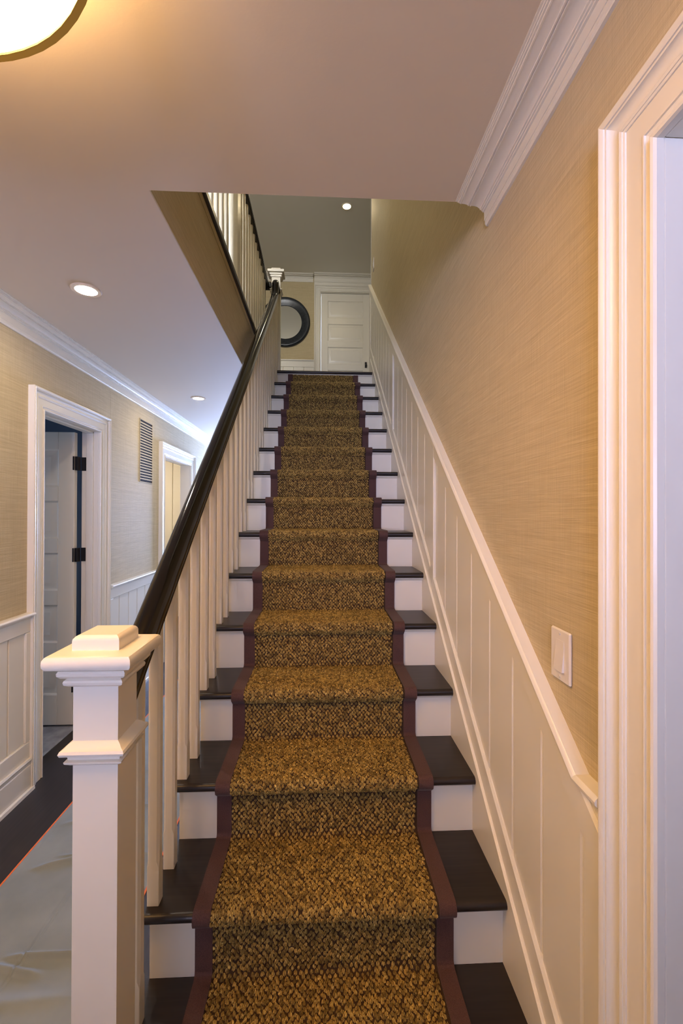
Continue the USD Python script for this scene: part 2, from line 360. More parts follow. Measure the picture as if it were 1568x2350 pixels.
def wains_left(y0, y1, stile0, stile1):
    n = max(2, int(round((y1 - y0) / .158))); e = np.linspace(y1, y0, n + 1)[::-1]
    for a, b in zip(e[:-1], e[1:]):
        a2, b2 = a + .0012, b - .0012; c = .005
        sec = Polygon([(a2, XL), (a2, XP - .0145), (a2 + c, XP - .010), (b2 - c, XP - .010), (b2, XP - .0145), (b2, XL)])
        m = extrude(sec, .62); v = m.vertices.copy(); m.vertices = np.c_[v[:, 1], v[:, 0], v[:, 2] + .22]
        obj('board', fix(m), white, wl)
    obj('top_rail', bx(XL, XP, y0, y1, .815, .895, .004), white, wl)
    obj('bottom_rail', bx(XL, XP, y0, y1, .15, .252, .004), white, wl)
    if stile0: obj('stile', bx(XL, XP, y0, y0 + .05, .252, .815, .004), white, wl)
    if stile1: obj('stile', bx(XL, XP, y1 - .045, y1, .252, .815, .004), white, wl)
    obj('chair_rail', sweep([(XL, y1, .915), (XL, y0, .915)], scaled(CAP, 1.0, 1.1), (1, 0, 0)), white, wl)
wains_left(-2.7, 2.345, False, True)
wains_left(3.19, 4.145, True, True)
wains_left(5.265, 7.2, True, False)
bl = thing('baseboard_left', (XL, 2, 0), kind=S, label='tall white baseboard along the left wall')
BASEP = [(0, 0), (0, .030), (.008, .034), (.016, .030), (.020, .024), (.034, .024), (.038, .028), (.150, .028), (.152, .040), (.168, .042), (.168, 0)]
for y0, y1 in ((-2.7, 2.345), (3.19, 4.145), (5.265, 7.2)):
    obj('board', sweep([(XL, y1, .168), (XL, y0, .168)], BASEP, (1, 0, 0)), white, bl)
t1 = thing('trim_1', (XL, 2, ZC), kind=S, label='white crown moulding along the left wall')
obj('crown', sweep([(XL, 7.2, ZC), (XL, -2.7, ZC)], CROWN, (1, 0, 0)), white, t1)
t2 = thing('trim_2', (XW, 0, ZC), kind=S, label='white crown moulding at the top of the right wall')
obj('crown', sweep([(XW, -2.7, ZC), (XW, YO - .004, ZC)], scaled(CROWN, .86, 1.0), (-1, 0, 0)), white, t2)

# ------------------------------------------------------------------ panelled doors
def panel_door(parent, w, h, flip=1, panels=5):
    """Leaf in local coordinates: x 0..w, y 0..0.036 (seen face y = 0), z 0..h."""
    st, tr, br, mr, th = .105, .115, .20, .098, .036
    ph = (h - tr - br - mr * (panels - 1)) / panels
    parts = [bx(0, st, 0, th, 0, h, .002), bx(w - st, w, 0, th, 0, h, .002), bx(st, w - st, 0, th, 0, br, .002), bx(st, w - st, 0, th, h - tr, h, .002)]
    pans = []; z = br
    for i in range(panels):
        if i: parts.append(bx(st, w - st, 0, th, z - mr, z, .002))
        x0, x1, z0, z1 = st - .002, w - st + .002, z - .002, z + ph + .002
        o = [(x0, .002, z0), (x1, .002, z0), (x1, .002, z1), (x0, .002, z1)]
        rings = []
        for ins, y in ((0, .004), (.012, .013), (.030, .013), (.052, .006), (.053, .006)):
            rings.append(np.array([[x0 + ins, y, z0 + ins], [x1 - ins, y, z0 + ins], [x1 - ins, y, z1 - ins], [x0 + ins, y, z1 - ins]]))
        back = np.array([[x0, .030, z0], [x1, .030, z0], [x1, .030, z1], [x0, .030, z1]])
        pans.append(loft([back] + rings))
        z += ph + mr
    return trimesh.util.concatenate(parts), pans
def place(m, mtx, t):
    m = m.copy(); m.vertices = m.vertices @ np.array(mtx, float).T + np.array(t, float); return fix(m)

# door_2: doorway on the left with the door swung open into the room
d1 = thing('door_2', (XL, D1N, 0), kind=S, label='open white panelled door with black hinges in the left doorway')
c1 = [(u * .70, v) for u, v in CASING]
named = sweep([(XL, D1N, 0), (XL, D1N, D1Z), (XL, D1F, D1Z), (XL, D1F, 0)], scaled(CASING, .80, 1.12), (1, 0, 0))
for nm, m in zip(('casing_leg', 'casing_head', 'casing_leg'), named): obj(nm, m, white, d1)
obj('jamb', bx(XL - .11, XL - .0005, D1N - .02, D1N, 0, D1Z + .02, .002), white, d1)
obj('jamb', bx(XL - .11, XL - .0005, D1F, D1F + .02, 0, D1Z + .02, .002), white, d1)
obj('head_jamb', bx(XL - .11, XL - .0005, D1N, D1F, D1Z, D1Z + .02, .002), white, d1)
obj('door_stop', [bx(XL - .075, XL - .030, D1F - .012, D1F, 0, D1Z, .002), bx(XL - .075, XL - .030, D1N, D1F, D1Z - .012, D1Z, .002)], white, d1)
leaf, pans = panel_door(d1, .60, 1.955)
MX = [[-1, 0, 0], [0, 1, 0], [0, 0, 1]]
tt = (XL - .130, D1F - .052, .018)
lf = obj('leaf', place(leaf, MX, tt), white, d1)
for p in pans: obj('panel', place(p, MX, tt), white, lf)
for zc in (1.765, 1.150, .28):
    obj('hinge', [bx(XL - .140, XL - .130, D1F - .056, D1F - .051, zc - .046, zc + .046, .001), bx(XL - .111, XL - .080, D1F - .004, D1F - .0005, zc - .046, zc + .046, .001),
                  bx(XL - .130, XL - .111, D1F - .050, D1F - .010, zc - .046, zc + .046, .001)], black_m, d1, label='square black iron hinge')
# room behind door_2
obj('floor', bx(-3.5, XL - .105, 1.2, 3.7, -.1, .004), carpet_m, kind=S, label='pale carpet in the room behind the open left door')
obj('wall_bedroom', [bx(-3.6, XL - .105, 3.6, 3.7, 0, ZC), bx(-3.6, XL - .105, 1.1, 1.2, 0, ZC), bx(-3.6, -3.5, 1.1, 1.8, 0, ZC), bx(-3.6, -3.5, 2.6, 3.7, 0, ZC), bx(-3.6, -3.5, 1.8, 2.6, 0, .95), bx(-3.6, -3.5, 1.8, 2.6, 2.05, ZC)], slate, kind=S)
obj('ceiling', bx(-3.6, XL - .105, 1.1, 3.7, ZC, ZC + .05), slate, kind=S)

# door_3: second doorway further down the left wall, into a warm cream room
d2 = thing('door_3', (XL, D2N, 0), kind=S, label='white cased doorway further down the left wall into a cream room')
for nm, m in zip(('casing_leg', 'casing_head', 'casing_leg'), sweep([(XL, D2N, 0), (XL, D2N, D2Z), (XL, D2F, D2Z), (XL, D2F, 0)], scaled(CASING, .90, 1.12), (1, 0, 0))): obj(nm, m, white, d2)
obj('jamb', bx(XL - .11, XL - .0005, D2N - .02, D2N, 0, D2Z + .02, .002), white, d2)
obj('jamb', bx(XL - .11, XL - .0005, D2F, D2F + .02, 0, D2Z + .02, .002), white, d2)
obj('head_jamb', bx(XL - .11, XL - .0005, D2N, D2F, D2Z, D2Z + .02, .002), white, d2)
wc = thing('wall_cream_room', (-2.3, 5.6, 0), kind=S, label='cream boarded wall seen through the second left doorway')
obj('plaster', [bx(-3.3, XL - .105, 6.2, 6.3, 0, ZC), bx(-3.3, XL - .105, 3.75, 3.85, 0, ZC), bx(-3.4, -3.3, 3.75, 6.3, 0, ZC)], cream, wc)
e = np.linspace(-3.28, XL - .14, 9)
for a, b in zip(e[:-1], e[1:]): obj('board', bx(a + .002, b - .002, 6.175, 6.205, 0, 2.36, .006), cream, wc)
obj('floor', bx(-3.4, XL - .105, 3.75, 6.3, -.1, .002), floor_m, kind=S)
obj('ceiling', bx(-3.4, XL - .105, 3.75, 6.3, ZC, ZC + .05), cream, kind=S)

# ------------------------------------------------------------------ windows out of view, placed to let daylight onto risers, hall, gallery and bedroom
def window(label, axis, cx, cy, cz, w, h, th=.1):
    t = thing(window.names.pop(0), (cx, cy, cz), kind=S, label=label)
    def B(a0, a1, z0, z1, d0, d1, c=0):
        return bx(cx + a0, cx + a1, cy + d0, cy + d1, cz + z0, cz + z1, c) if axis == 'y' else bx(cx + d0, cx + d1, cy + a0, cy + a1, cz + z0, cz + z1, c)
    f = .05
    obj('window_frame', [B(-w / 2, -w / 2 + f, -h / 2, h / 2, -.04, .04, .003), B(w / 2 - f, w / 2, -h / 2, h / 2, -.04, .04, .003), B(-w / 2, w / 2, h / 2 - f, h / 2, -.04, .04, .003),
                         B(-w / 2, w / 2, -h / 2, -h / 2 + f, -.04, .04, .003), B(-w / 2 + f, w / 2 - f, -.015, .015, -.02, .02), B(-.012, .012, -h / 2 + f, h / 2 - f, -.02, .02)], white, t)
    obj('pane', B(-w / 2 + f, w / 2 - f, -h / 2 + f, h / 2 - f, -.002, .002), pane_m, t)
    return t
window.names = [f'window_{i}' for i in range(1, 6)]
obj('wall_back', slab_y(sbox(-1.64, 0, .67, ZC).difference(sbox(-1.2, .95, .3, 2.15)), -2.82, -2.70), paper, kind=S)
sh = window('unseen glazed opening behind the camera, placed to light the risers, with louvres that cut low daylight', 'y', -.45, -2.76, 1.55, 1.5, 1.2)
obj('shutter_frame', [bx(-1.24, -1.19, -2.70, -2.60, .91, 2.19, .003), bx(.29, .34, -2.70, -2.60, .91, 2.19, .003), bx(-1.19, .29, -2.70, -2.60, .91, .95, .003), bx(-1.19, .29, -2.70, -2.60, 2.15, 2.19, .003), bx(-.475, -.425, -2.70, -2.60, .95, 2.15, .003)], white, sh)
for x0, x1 in ((-1.188, -.477), (-.423, .288)):  # unseen louvres, tilted to keep entry daylight off the low surfaces
    for i in range(23):
        m = bx(x0, x1, -.047, .047, -.003, .003, .002)
        m.apply_transform(trimesh.transformations.rotation_matrix(math.radians(10), (1, 0, 0))); m.apply_translation((0, -2.65, .985 + i * .0505))
        obj('slat', m, white, sh)
obj('wall_front', slab_y(sbox(-1.64, 0, -.4, ZC).difference(sbox(-1.4, .85, -.6, 2.15)), 7.2, 7.32), paper, kind=S)
window('unseen glazed opening at the far end of the lower hall, placed to light the left wall', 'y', -1.0, 7.26, 1.5, .8, 1.3)  # out of view, brings blue daylight along the left hall wall
window('unseen glazed opening in the bedroom, placed to light the open door', 'x', -3.55, 2.2, 1.5, .8, 1.1)  # out of view, gives the dim blue light behind the open door
obj('wall_hall_right', bx(-.455, -.34, D + .17, 7.32, 0, ZC), plain_wall, kind=S)

# ------------------------------------------------------------------ upper floor
up = thing('floor', (0, 5, Z2), kind=S, label='dark wood floor of the upper landing and gallery')
obj('deck', [bx(-1.66, XF, -.14, YB, 2.80, Z2), bx(XF, 1.95, D + .06, YB, 2.80, Z2), bx(.647, 1.95, D + .06, YB, 2.4, 2.8)], floor_m, up)
fa = thing('wall_stair_opening', (XF, 2.8, ZC), kind=S, label='shaded grasscloth band along the left side of the stair opening')
obj('wallpaper', bx(XF, XF + .004, YO, D + .1, ZC, 2.79), paper, fa)
obj('cove_trim', sweep([(XF + .004, D + .1, 2.8175), (XF + .004, YO, 2.8175)], [(0, 0), (0, .007), (.006, .007), (.016, .004), (.026, .003), (.026, 0)], (1, 0, 0)), paper, fa)
obj('wall_header', bx(XF, XW, YO - .12, YO, 2.80, ZC2), plain_wall, kind=S)
obj('wall_upper_left', bx(-1.66, -1.55, -.14, YB, Z2, ZC2), paper, kind=S)
obj('wall_upper_front', slab_y(sbox(-1.66, 2.8, XF + .02, ZC2).difference(sbox(-1.44, 3.6, -.64, 4.8)), -.14, -.02), plain_wall, kind=S)
obj('wall_upper_side', bx(XF, XF + .1, -.14, YO - .1, 2.8, ZC2), plain_wall, kind=S)
window('unseen glazed opening at the front of the upper gallery, placed to light the balusters', 'y', -1.04, -.08, 4.2, .8, 1.2)  # out of view, placed to light the gallery balusters
obj('wall_upper_right', [bx(1.85, 1.95, 4.6, YB, Z2 - .4, ZC2), bx(.55, 1.95, 4.48, 4.60, Z2 - .4, ZC2)], plain_wall, kind=S)
# back wall of the landing
wb = thing('wall_landing', (0, YB, Z2), kind=S, label='landing back wall with grasscloth over low white wainscot')
D3L, D3R, D3Z = -.012, .765, Z2 + 2.05
obj('wallpaper', slab_y(sbox(-1.66, Z2, 1.95, ZC2).difference(sbox(D3L - .012, Z2 - 1, D3R + .012, D3Z + .012)), YB, YB + .12), paper, wb)
WZ = 3.832
xs = np.linspace(-1.55, -.115, 10)
for a, b in zip(xs[:-1], xs[1:]): obj('board', bx(a + .0015, b - .0015, YB - .012, YB, Z2 + .1, WZ - .06, .004), white, wb)
obj('top_rail', bx(-1.55, -.115, YB - .02, YB, WZ - .115, WZ - .02, .004), white, wb)
obj('bottom_rail', bx(-1.55, -.115, YB - .02, YB, Z2, Z2 + .2, .004), white, wb)
obj('chair_rail', sweep([(-.115, YB, WZ), (-1.55, YB, WZ)], CAP, (0, -1, 0)), white, wb)
t3 = thing('trim_3', (-.5, YB, ZC2), kind=S, label='white crown moulding over the landing back wall')
obj('crown', sweep([(-.13, YB, ZC2), (-1.55, YB, ZC2)], CROWN, (0, -1, 0)), white, t3)
obj('crown', sweep([(1.85, YB - .03, ZC2), (-.115, YB - .03, ZC2), (-.115, YB, ZC2)][:2], scaled(CROWN, 1.1, 1.0), (0, -1, 0)), white, t3)
d3 = thing('door_4', (.37, YB, Z2), kind=S, label='closed white panelled door at the top of the stairs')
c3 = sweep([(D3L, YB, Z2), (D3L, YB, D3Z), (D3R, YB, D3Z), (D3R, YB, Z2)], scaled(CASING, .74, 1.2), (0, -1, 0))
for nm, m in zip(('casing_leg', 'casing_head', 'casing_leg'), c3): obj(nm, m, white, d3)
obj('head_board', bx(-.115, .87, YB - .03, YB, D3Z + .10, ZC2, .003), white, d3)
obj('jamb', [bx(D3L - .02, D3L + .004, YB + .0005, YB + .12, Z2, D3Z), bx(D3R - .004, D3R + .02, YB + .0005, YB + .12, Z2, D3Z), bx(D3L, D3R, YB + .0005, YB + .12, D3Z - .004, D3Z + .02)], white, d3)
leaf, pans = panel_door(d3, D3R - D3L - .012, 2.03)
lf = obj('leaf', place(leaf, np.eye(3), (D3L + .006, YB + .022, Z2 + .012)), white, d3)
for p in pans: obj('panel', place(p, np.eye(3), (D3L + .006, YB + .022, Z2 + .012)), white, lf)
hd = obj('handle_plate', bx(.683, .717, YB + .014, YB + .0225, 3.735, 3.825, .002), black_m, d3, label='small black handle plate')
kn = trimesh.creation.cylinder(radius=.013, height=.05, sections=20, transform=trimesh.transformations.rotation_matrix(np.pi / 2, (1, 0, 0))); kn.apply_translation((.70, YB - .008, 3.78))
obj('knob', kn, black_m, hd)

# ------------------------------------------------------------------ staircase
XT0, XR0 = -.461, -.452
st = thing('staircase', (0, D, 0), label='straight flight of black treads and white risers climbing between wall and railing', cat='staircase')
def tread_prof(y0, y1, zt, th=.027):
    r = th / 2; a = np.linspace(np.pi / 2, 3 * np.pi / 2, 9)
    pts = [(y0 + r + r * math.cos(t), zt - r + r * math.sin(t)) for t in a]
    return Polygon([(y1, zt)] + pts + [(y1, zt - th)])
for k in range(0, 15):
    yk, zk = D - k * T, Z2 - k * R
    if k == 0:
        obj('tread', slab_x(tread_prof(yk, yk + .16, zk), XT0, XW), tread_m, st, label='black nosing of the upper landing')
    else:
        obj('tread', slab_x(tread_prof(yk, yk + T + .032, zk), XT0, XS), tread_m, st)
    yr = yk + .031
    zb = zk - R if k < 14 else 0.0
    obj('riser', bx(XR0, XS, yr, yr + .018, zb, zk - .0265), white, st)
    obj('cove', sweep([(XS, yr, zk - .027), (XR0, yr, zk - .027)], [(0, 0), (0, .012), (.004, .012), (.012, .005), (.014, 0)], (0, -1, 0)), white, st)
# sloped skirt board on the wall side with its little cap
zz = [(D - 14 * T + .03 - .25, 0), (4.60, 0), (4.60, nose(4.60) + .060)]
y_low = D - (Z2 + .06) / R * T
sk = Polygon([(OPF + .116, 0), (4.60, 0), (4.60, nose(4.60) + .060), (OPF + .116, nose(OPF + .116) + .060)])
obj('skirt_board', slab_x(sk, XS, XW), white, st)
obj('skirt_cap', sweep(slope_path(OPF + .116, 4.50), [(-.064 * K, TH - .004), (-.064 * K, TH + .003), (-.060 * K, TH + .008), (-.050 * K, TH + .008), (-.040 * K, TH + .002), (-.034 * K, TH - .004)], (-1, 0, 0)), white, st)
# open stringer and panelling under the open side
pts = [(D - 14 * T + .031, 0)]
for k in range(14, -1, -1):
    yr, zk = D - k * T + .031, Z2 - k * R
    pts += [(yr, zk - .027)] + ([(yr + T, zk - .027)] if k else [(D + .15, zk - .027)])
pts += [(D + .15, 0)]
obj('stringer', slab_x(Polygon([(a + .006, b) for a, b in pts]), -.4515, -.436), white, st)

# ------------------------------------------------------------------ stair runner
CX, HW, BW = .018, .348, .046
ru = thing('stair_runner', (CX, D, 0), label='golden brown woven stair runner with maroon bound edges running down the middle of the treads', cat='stair runner')
TK = .010
def runner_path():
    """Centre line of the runner's top surface from the top riser down: (y, z) points."""
    p = []
    for k in range(0, 15):
        yk, zk = D - k * T, Z2 - k * R
        yf = yk + .031 - TK                      # face over the riser below this nosing
        if k > 0:
            r = .0135 + TK
            c = (yk + .0135, zk - .0135)
            yc_, rc = yk + T + .031 - TK, .014
            for t in (15, 45, 75): p.append((yc_ - rc + rc * math.cos(math.radians(t)), zk + TK + rc - rc * math.sin(math.radians(t))))
            p.append((yc_ - rc - .004, zk + TK))
            for j in range(1, 6): p.append((yk + T + .02 - .012 - (T - .024) * j / 6.0, zk + TK))
            for t in np.linspace(90, 245, 9): p.append((c[0] + r * math.cos(math.radians(t)), c[1] + r * math.sin(math.radians(t))))
            p.append((yf + .001, zk - .050)); p.append((yf, zk - .060))
        else:
            p.append((yf, zk - .034)); p.append((yf, zk - .06))
        zb = zk - R + TK if k < 14 else .004
        p.append((yf, (zk - .06 + zb) / 2)); p.append((yf, zb + .016))
    return np.array(p)
RP = runner_path()
seg = np.linalg.norm(np.diff(RP, axis=0), axis=1); keep = np.r_[True, seg > 1e-5]; RP = RP[keep]
seg = np.linalg.norm(np.diff(RP, axis=0), axis=1); SS = np.r_[0, np.cumsum(seg)]
TN = np.gradient(RP, axis=0); TN /= np.linalg.norm(TN, axis=1)[:, None]
NR = np.c_[TN[:, 1], -TN[:, 0]]                  # outward (up / towards the camera)
if NR[len(NR) // 2] @ np.array([-1, 1]) < 0: NR = -NR
def strip(x0, x1, lift, th):
    top = RP + NR * lift; bot = RP + NR * (lift - th)
    rings = [np.array([[x0, a[0], a[1]], [x1, a[0], a[1]], [x1, b[0], b[1]], [x0, b[0], b[1]]]) for a, b in zip(top, bot)]
    return loft(rings)
fl = obj('field', strip(CX - HW + BW - .004, CX + HW - BW + .004, -.004, .005), backing_m, ru)
for s0, s1 in ((CX - HW, CX - HW + BW), (CX + HW - BW, CX + HW)):
    obj('binding', strip(s0, s1, .0005, .009), binding_m, ru, label='maroon fabric binding')
# woven loops: clumps of twisted strands in a staggered lattice
ds, dx = .0084, .0144
ns = int(SS[-1] / ds); pos, quat, scl = [], [], []
nx = int((2 * (HW - BW) - .002) / dx)
for i in range(ns):
    s = (i + .5) * ds
    y = np.interp(s, SS, RP[:, 0]); z = np.interp(s, SS, RP[:, 1])
    n = np.array([np.interp(s, SS, NR[:, 0]), np.interp(s, SS, NR[:, 1])]); n /= np.linalg.norm(n)
    ang = math.atan2(-n[0], n[1])                # rotation about x that takes +z to the normal
    for j in range(nx + (0 if i % 2 else 1)):
        xx = CX - HW + BW + .002 + (j + (.5 if i % 2 else 0) + .08) * dx + rng.normal(0, .0012)
        lift = -.0038 + rng.normal(0, .0008); so = rng.normal(0, .0013)
        pos.append((xx, y + n[0] * lift - n[1] * so, z + n[1] * lift + n[0] * so))
        tw = math.radians(rng.normal(0, 9))
        ca, sa, cb, sb = math.cos(ang / 2), math.sin(ang / 2), math.cos(tw / 2), math.sin(tw / 2)
        quat.append((ca * cb, sa * cb, -sa * sb, ca * sb))
        scl.append((rng.uniform(.80, 1.12), rng.uniform(.80, 1.15), rng.uniform(.85, 1.15)))
pi = UsdGeom.PointInstancer.Define(stage, ru + '/woven_loops')
for q in range(8):
    strands = []
    for c, (xo, w) in enumerate(((-.0029, .80), (0, 1.05), (.0029, .80))):
        t = trimesh.creation.icosphere(subdivisions=1, radius=1.0)
        t.vertices *= np.array((.0023, .0068 * w, .0048 * w)) * rng.uniform(.85, 1.12, 3)
        t.apply_transform(trimesh.transformations.rotation_matrix(rng.normal(0, .06) + xo * 50, (0, 0, 1)))
        t.apply_translation((xo, rng.normal(0, .0008), (w - 1) * .003)); strands.append(t)
    usdkit.mesh(stage, ru + '/woven_loops/loop' + (f'_{q:03d}' if q else ''), trimesh.util.concatenate(strands), loop_m, smooth=True)
    pi.CreatePrototypesRel().AddTarget(ru + '/woven_loops/loop' + (f'_{q:03d}' if q else ''))
pb = BASE[ru]
pi.CreatePositionsAttr(Vt.Vec3fArray.FromNumpy((np.array(pos) - pb).astype(np.float32)))
pi.CreateOrientationsAttr(Vt.QuathArray([Gf.Quath(*map(float, q)) for q in quat]))
pi.CreateScalesAttr(Vt.Vec3fArray.FromNumpy(np.array(scl, np.float32)))
pi.CreateProtoIndicesAttr(Vt.IntArray.FromNumpy(rng.integers(0, 8, len(pos)).astype(np.int32)))
tag(pi.GetPrim(), kind='stuff')

# ------------------------------------------------------------------ stair railing
XB = -.445
sr = thing('stair_railing', (XB, D, 0), label='black handrail on white square balusters along the open left side of the stairs', cat='railing')
RAIL = [(-.030, .018), (-.034, .010), (-.0345, 0), (-.034, -.010), (-.030, -.018), (-.022, -.026), (-.010, -.031), (.002, -.032), (.008, -.030), (.010, -.027), (.014, -.029), (.022, -.029), (.024, -.024),
        (.034, -.022), (.034, .022), (.024, .024), (.022, .029), (.014, .029), (.010, .027), (.008, .030), (.002, .032), (-.010, .031), (-.022, .026)]
RAIL = [(-u, v) for u, v in RAIL]
def baluster(x, y, z0, z1, w=.0157):
    rings = []
    for c, z in ((.0012, z0), (.0012, z0 + .103), (.0062, z0 + .117), (.0062, z1)):
        rings.append(np.array([[x - w + c, y - w, z], [x + w - c, y - w, z], [x + w, y - w + c, z], [x + w, y + w - c, z], [x + w - c, y + w, z], [x - w + c, y + w, z], [x - w, y + w - c, z], [x - w, y - w + c, z]]))
    return loft(rings)
HR = .768
# handrail centre line
hp = [(XB, .96, nose(.96) + HR)]
y1 = 4.10
for y in np.linspace(1.2, y1, 8): hp.append((XB, y, nose(y) + HR))
z1 = nose(y1) + HR
for t in np.linspace(0, 1, 7)[1:]:
    hp.append((XB, y1 + .10 * math.sin(t * 1.1) , z1 + .085 * t + .055 * t * t))
ze = hp[-1][2]
for t in np.linspace(0, 1, 7)[1:]:
    a = t * math.pi / 2
    hp.append((XB, hp[14][1] + .05 * (1 - math.cos(a)) + .02 * t, ze + .075 * math.sin(a)))
hp.append((XB, 4.385, hp[-1][2]))
hr = obj('handrail', sweep_smooth(hp, RAIL, (1, 0, 0)), rail_m, sr, label='glossy black handrail')
for k in range(14, 0, -1):
    for q in (0, 1):
        if k == 14 and q == 0: continue
        y = D - k * T + .032 + .0157 + q * T / 2
        obj('baluster', baluster(XB, y, Z2 - k * R, nose(y) + HR - .030), white, sr)
def newel(parent, cx, cy, z0, top, w=.0432, foot=0):
    sh = obj('newel_post', square_stack(cx, cy, [(w, z0), (w, top - .088)]), white, parent, label='square white newel post')
    t = top
    obj('cap', square_stack(cx, cy, [(w, t - .098), (w + .006, t - .0975), (w + .012, t - .093), (w + .0135, t - .088), (w + .012, t - .084), (w + .008, t - .0815), (w + .0085, t - .0795), (w + .016, t - .078), (w + .0205, t - .073), (w + .0215, t - .068), (w + .019, t - .0635), (w + .014, t - .0615),
                                     (w + .014, t - .0595), (w + .029, t - .059), (w + .0345, t - .0565), (w + .038, t - .0515), (w + .039, t - .044), (w + .038, t - .0365), (w + .0345, t - .0315), (w + .029, t - .029), (w + .002, t - .0285), (w + .002, t - .010), (w + .0008, t - .006), (w - .0018, t - .0025), (w - .006, t)]), white, sh)
    c = t - .222
    obj('collar', square_stack(cx, cy, [(w, c - .030), (w + .003, c - .030), (w + .011, c - .024), (w + .012, c - .020), (w + .006, c - .018), (w + .007, c - .012), (w + .017, c - .007), (w + .019, c - .002), (w + .017, c + .003), (w + .011, c + .006), (w + .007, c + .011), (w, c + .016)]), white, sh)
    return sh
newel(sr, -.4415, .925, 0.0, 1.187)
newel(sr, -.458, 4.43, Z2 - .03, 3.905)

# upper gallery railing
XU = -.56
ur = thing('gallery_railing', (XU, 2.7, Z2), label='black topped white balustrade along the upper gallery above the stair opening', cat='railing')
ZR = 3.735
obj('handrail', sweep_smooth([(XU, .05, ZR), (XU, 2.0, ZR), (XU, 4.395, ZR)], RAIL, (1, 0, 0)), rail_m, ur, label='black handrail')
obj('handrail_return', bx(XU - .03, -.50, 4.395, 4.455, ZR - .034, ZR + .034, .012), rail_m, ur, label='short black rail return')
obj('nosing', bx(XU - .06, -.503, .0, D + .05, Z2 - .032, Z2 + .003, .005), tread_m, ur, label='black floor nosing')
for y in [2.56 - .1175 * i for i in range(19)] + [2.885 + .1135 * i for i in range(13)]:
    obj('baluster', baluster(XU, y, Z2, ZR - .030), white, ur)
obj('newel_post', square_stack(XU, 2.735, [(.0445, Z2), (.0445, ZR - .03)]), white, ur, label='wider square white post')

# ------------------------------------------------------------------ lamps
DX, DY, DR, DZ = -.646, .481, .357, 2.27
dl = thing('drum_ceiling_light', (DX, DY, ZC), label='large round glowing drum ceiling light with gold rim at the top left', cat='ceiling light')
obj('shade', ring_z(DX, DY, [(DR - .003, DZ + .006), (DR, DZ + .006), (DR, 2.375), (DR - .003, 2.375)]), drum_side_m, dl)
obj('rim', ring_z(DX, DY, [(DR - .008, DZ), (DR + .003, DZ - .001), (DR + .003, DZ + .010), (DR - .008, DZ + .010)]), gold_m, dl, label='thin gold rim')
obj('rim', ring_z(DX, DY, [(DR - .008, 2.370), (DR + .003, 2.370), (DR + .003, 2.380), (DR - .008, 2.380)]), gold_m, dl, label='thin gold rim')
obj('diffuser', disc(DX, DY, DZ + .006, DR - .006, .004, 64), drum_down_m, dl, label='glowing white diffuser')
obj('top_diffuser', disc(DX, DY, 2.366, DR - .006, .004, 64), drum_up_m, dl)
obj('canopy', disc(DX, DY, 2.396, .07, .048, 32), gold_m, dl)
def can_light(x, y, z, label, glow, group=None, r=.047):
    t = thing('recessed_light', (x, y, z), label=label, cat='recessed light', group=group)
    obj('trim_ring', ring_z(x, y, [(r - .004, z + .002), (r - .002, z - .004), (r + .012, z - .005), (r + .016, z), (r + .016, z + .002)], 40), ceil_m, t)
    obj('lamp', disc(x, y, z - .0015, r - .002, .003, 40), glow, t, label='glowing lamp face')
    return t
c1 = can_light(-1.044, 1.98, ZC, 'nearer recessed ceiling light, above the left hall doorway', can_m)
copy_of(c1, (-1.053, 3.787, ZC), 'farther recessed ceiling light, just left of the handrail', 'recessed light')
can_light(.300, 5.22, ZC2, 'bright recessed light in the upper landing ceiling', can2_m, r=.05)
can_light(-1.0, 2.6, ZC2, 'unseen recessed light placed to light the upper gallery', can2_m, r=.05)  # out of view, lights the gallery balusters from above
can_light(-2.5, 5.1, ZC, 'unseen recessed light placed to light the cream room', can_m, r=.10)  # out of view, brightens the room behind the second doorway

# ------------------------------------------------------------------ small things
sw = thing('light_switch', (XW, .925, 1.07), label='white rocker light switch on the gold grasscloth beside the wide casing', cat='light switch')
sy0, sy1, sz0, sz1 = .888, .963, 1.067, 1.179
pl = obj('plate', bx(XW - .007, XW, sy0, sy1, sz0, sz1, .003), plastic, sw)
ym, zm = (sy0 + sy1) / 2, (sz0 + sz1) / 2
obj('rocker', slab_y(Polygon([(XW - .006, zm - .033), (XW - .0125, zm - .033), (XW - .0085, zm + .004), (XW - .0075, zm + .033), (XW - .006, zm + .033)]), ym - .017, ym + .017), plastic, sw)
for zs in (zm - .046, zm + .046):
    s = trimesh.creation.cylinder(radius=.0028, height=.002, sections=16, transform=trimesh.transformations.rotation_matrix(np.pi / 2, (0, 1, 0))); s.apply_translation((XW - .0075, ym, zs))
    obj('screw', s, steel, sw)
s2 = thing('light_switch', (XW, 4.38, 3.95), label='small switch plate near the far end of the stair wall upstairs', cat='light switch')
obj('plate', bx(XW - .007, XW, 4.34, 4.415, 3.90, 4.015, .003), plastic, s2)
obj('rocker', bx(XW - .011, XW - .006, 4.36, 4.395, 3.93, 3.985, .002), plastic, s2)

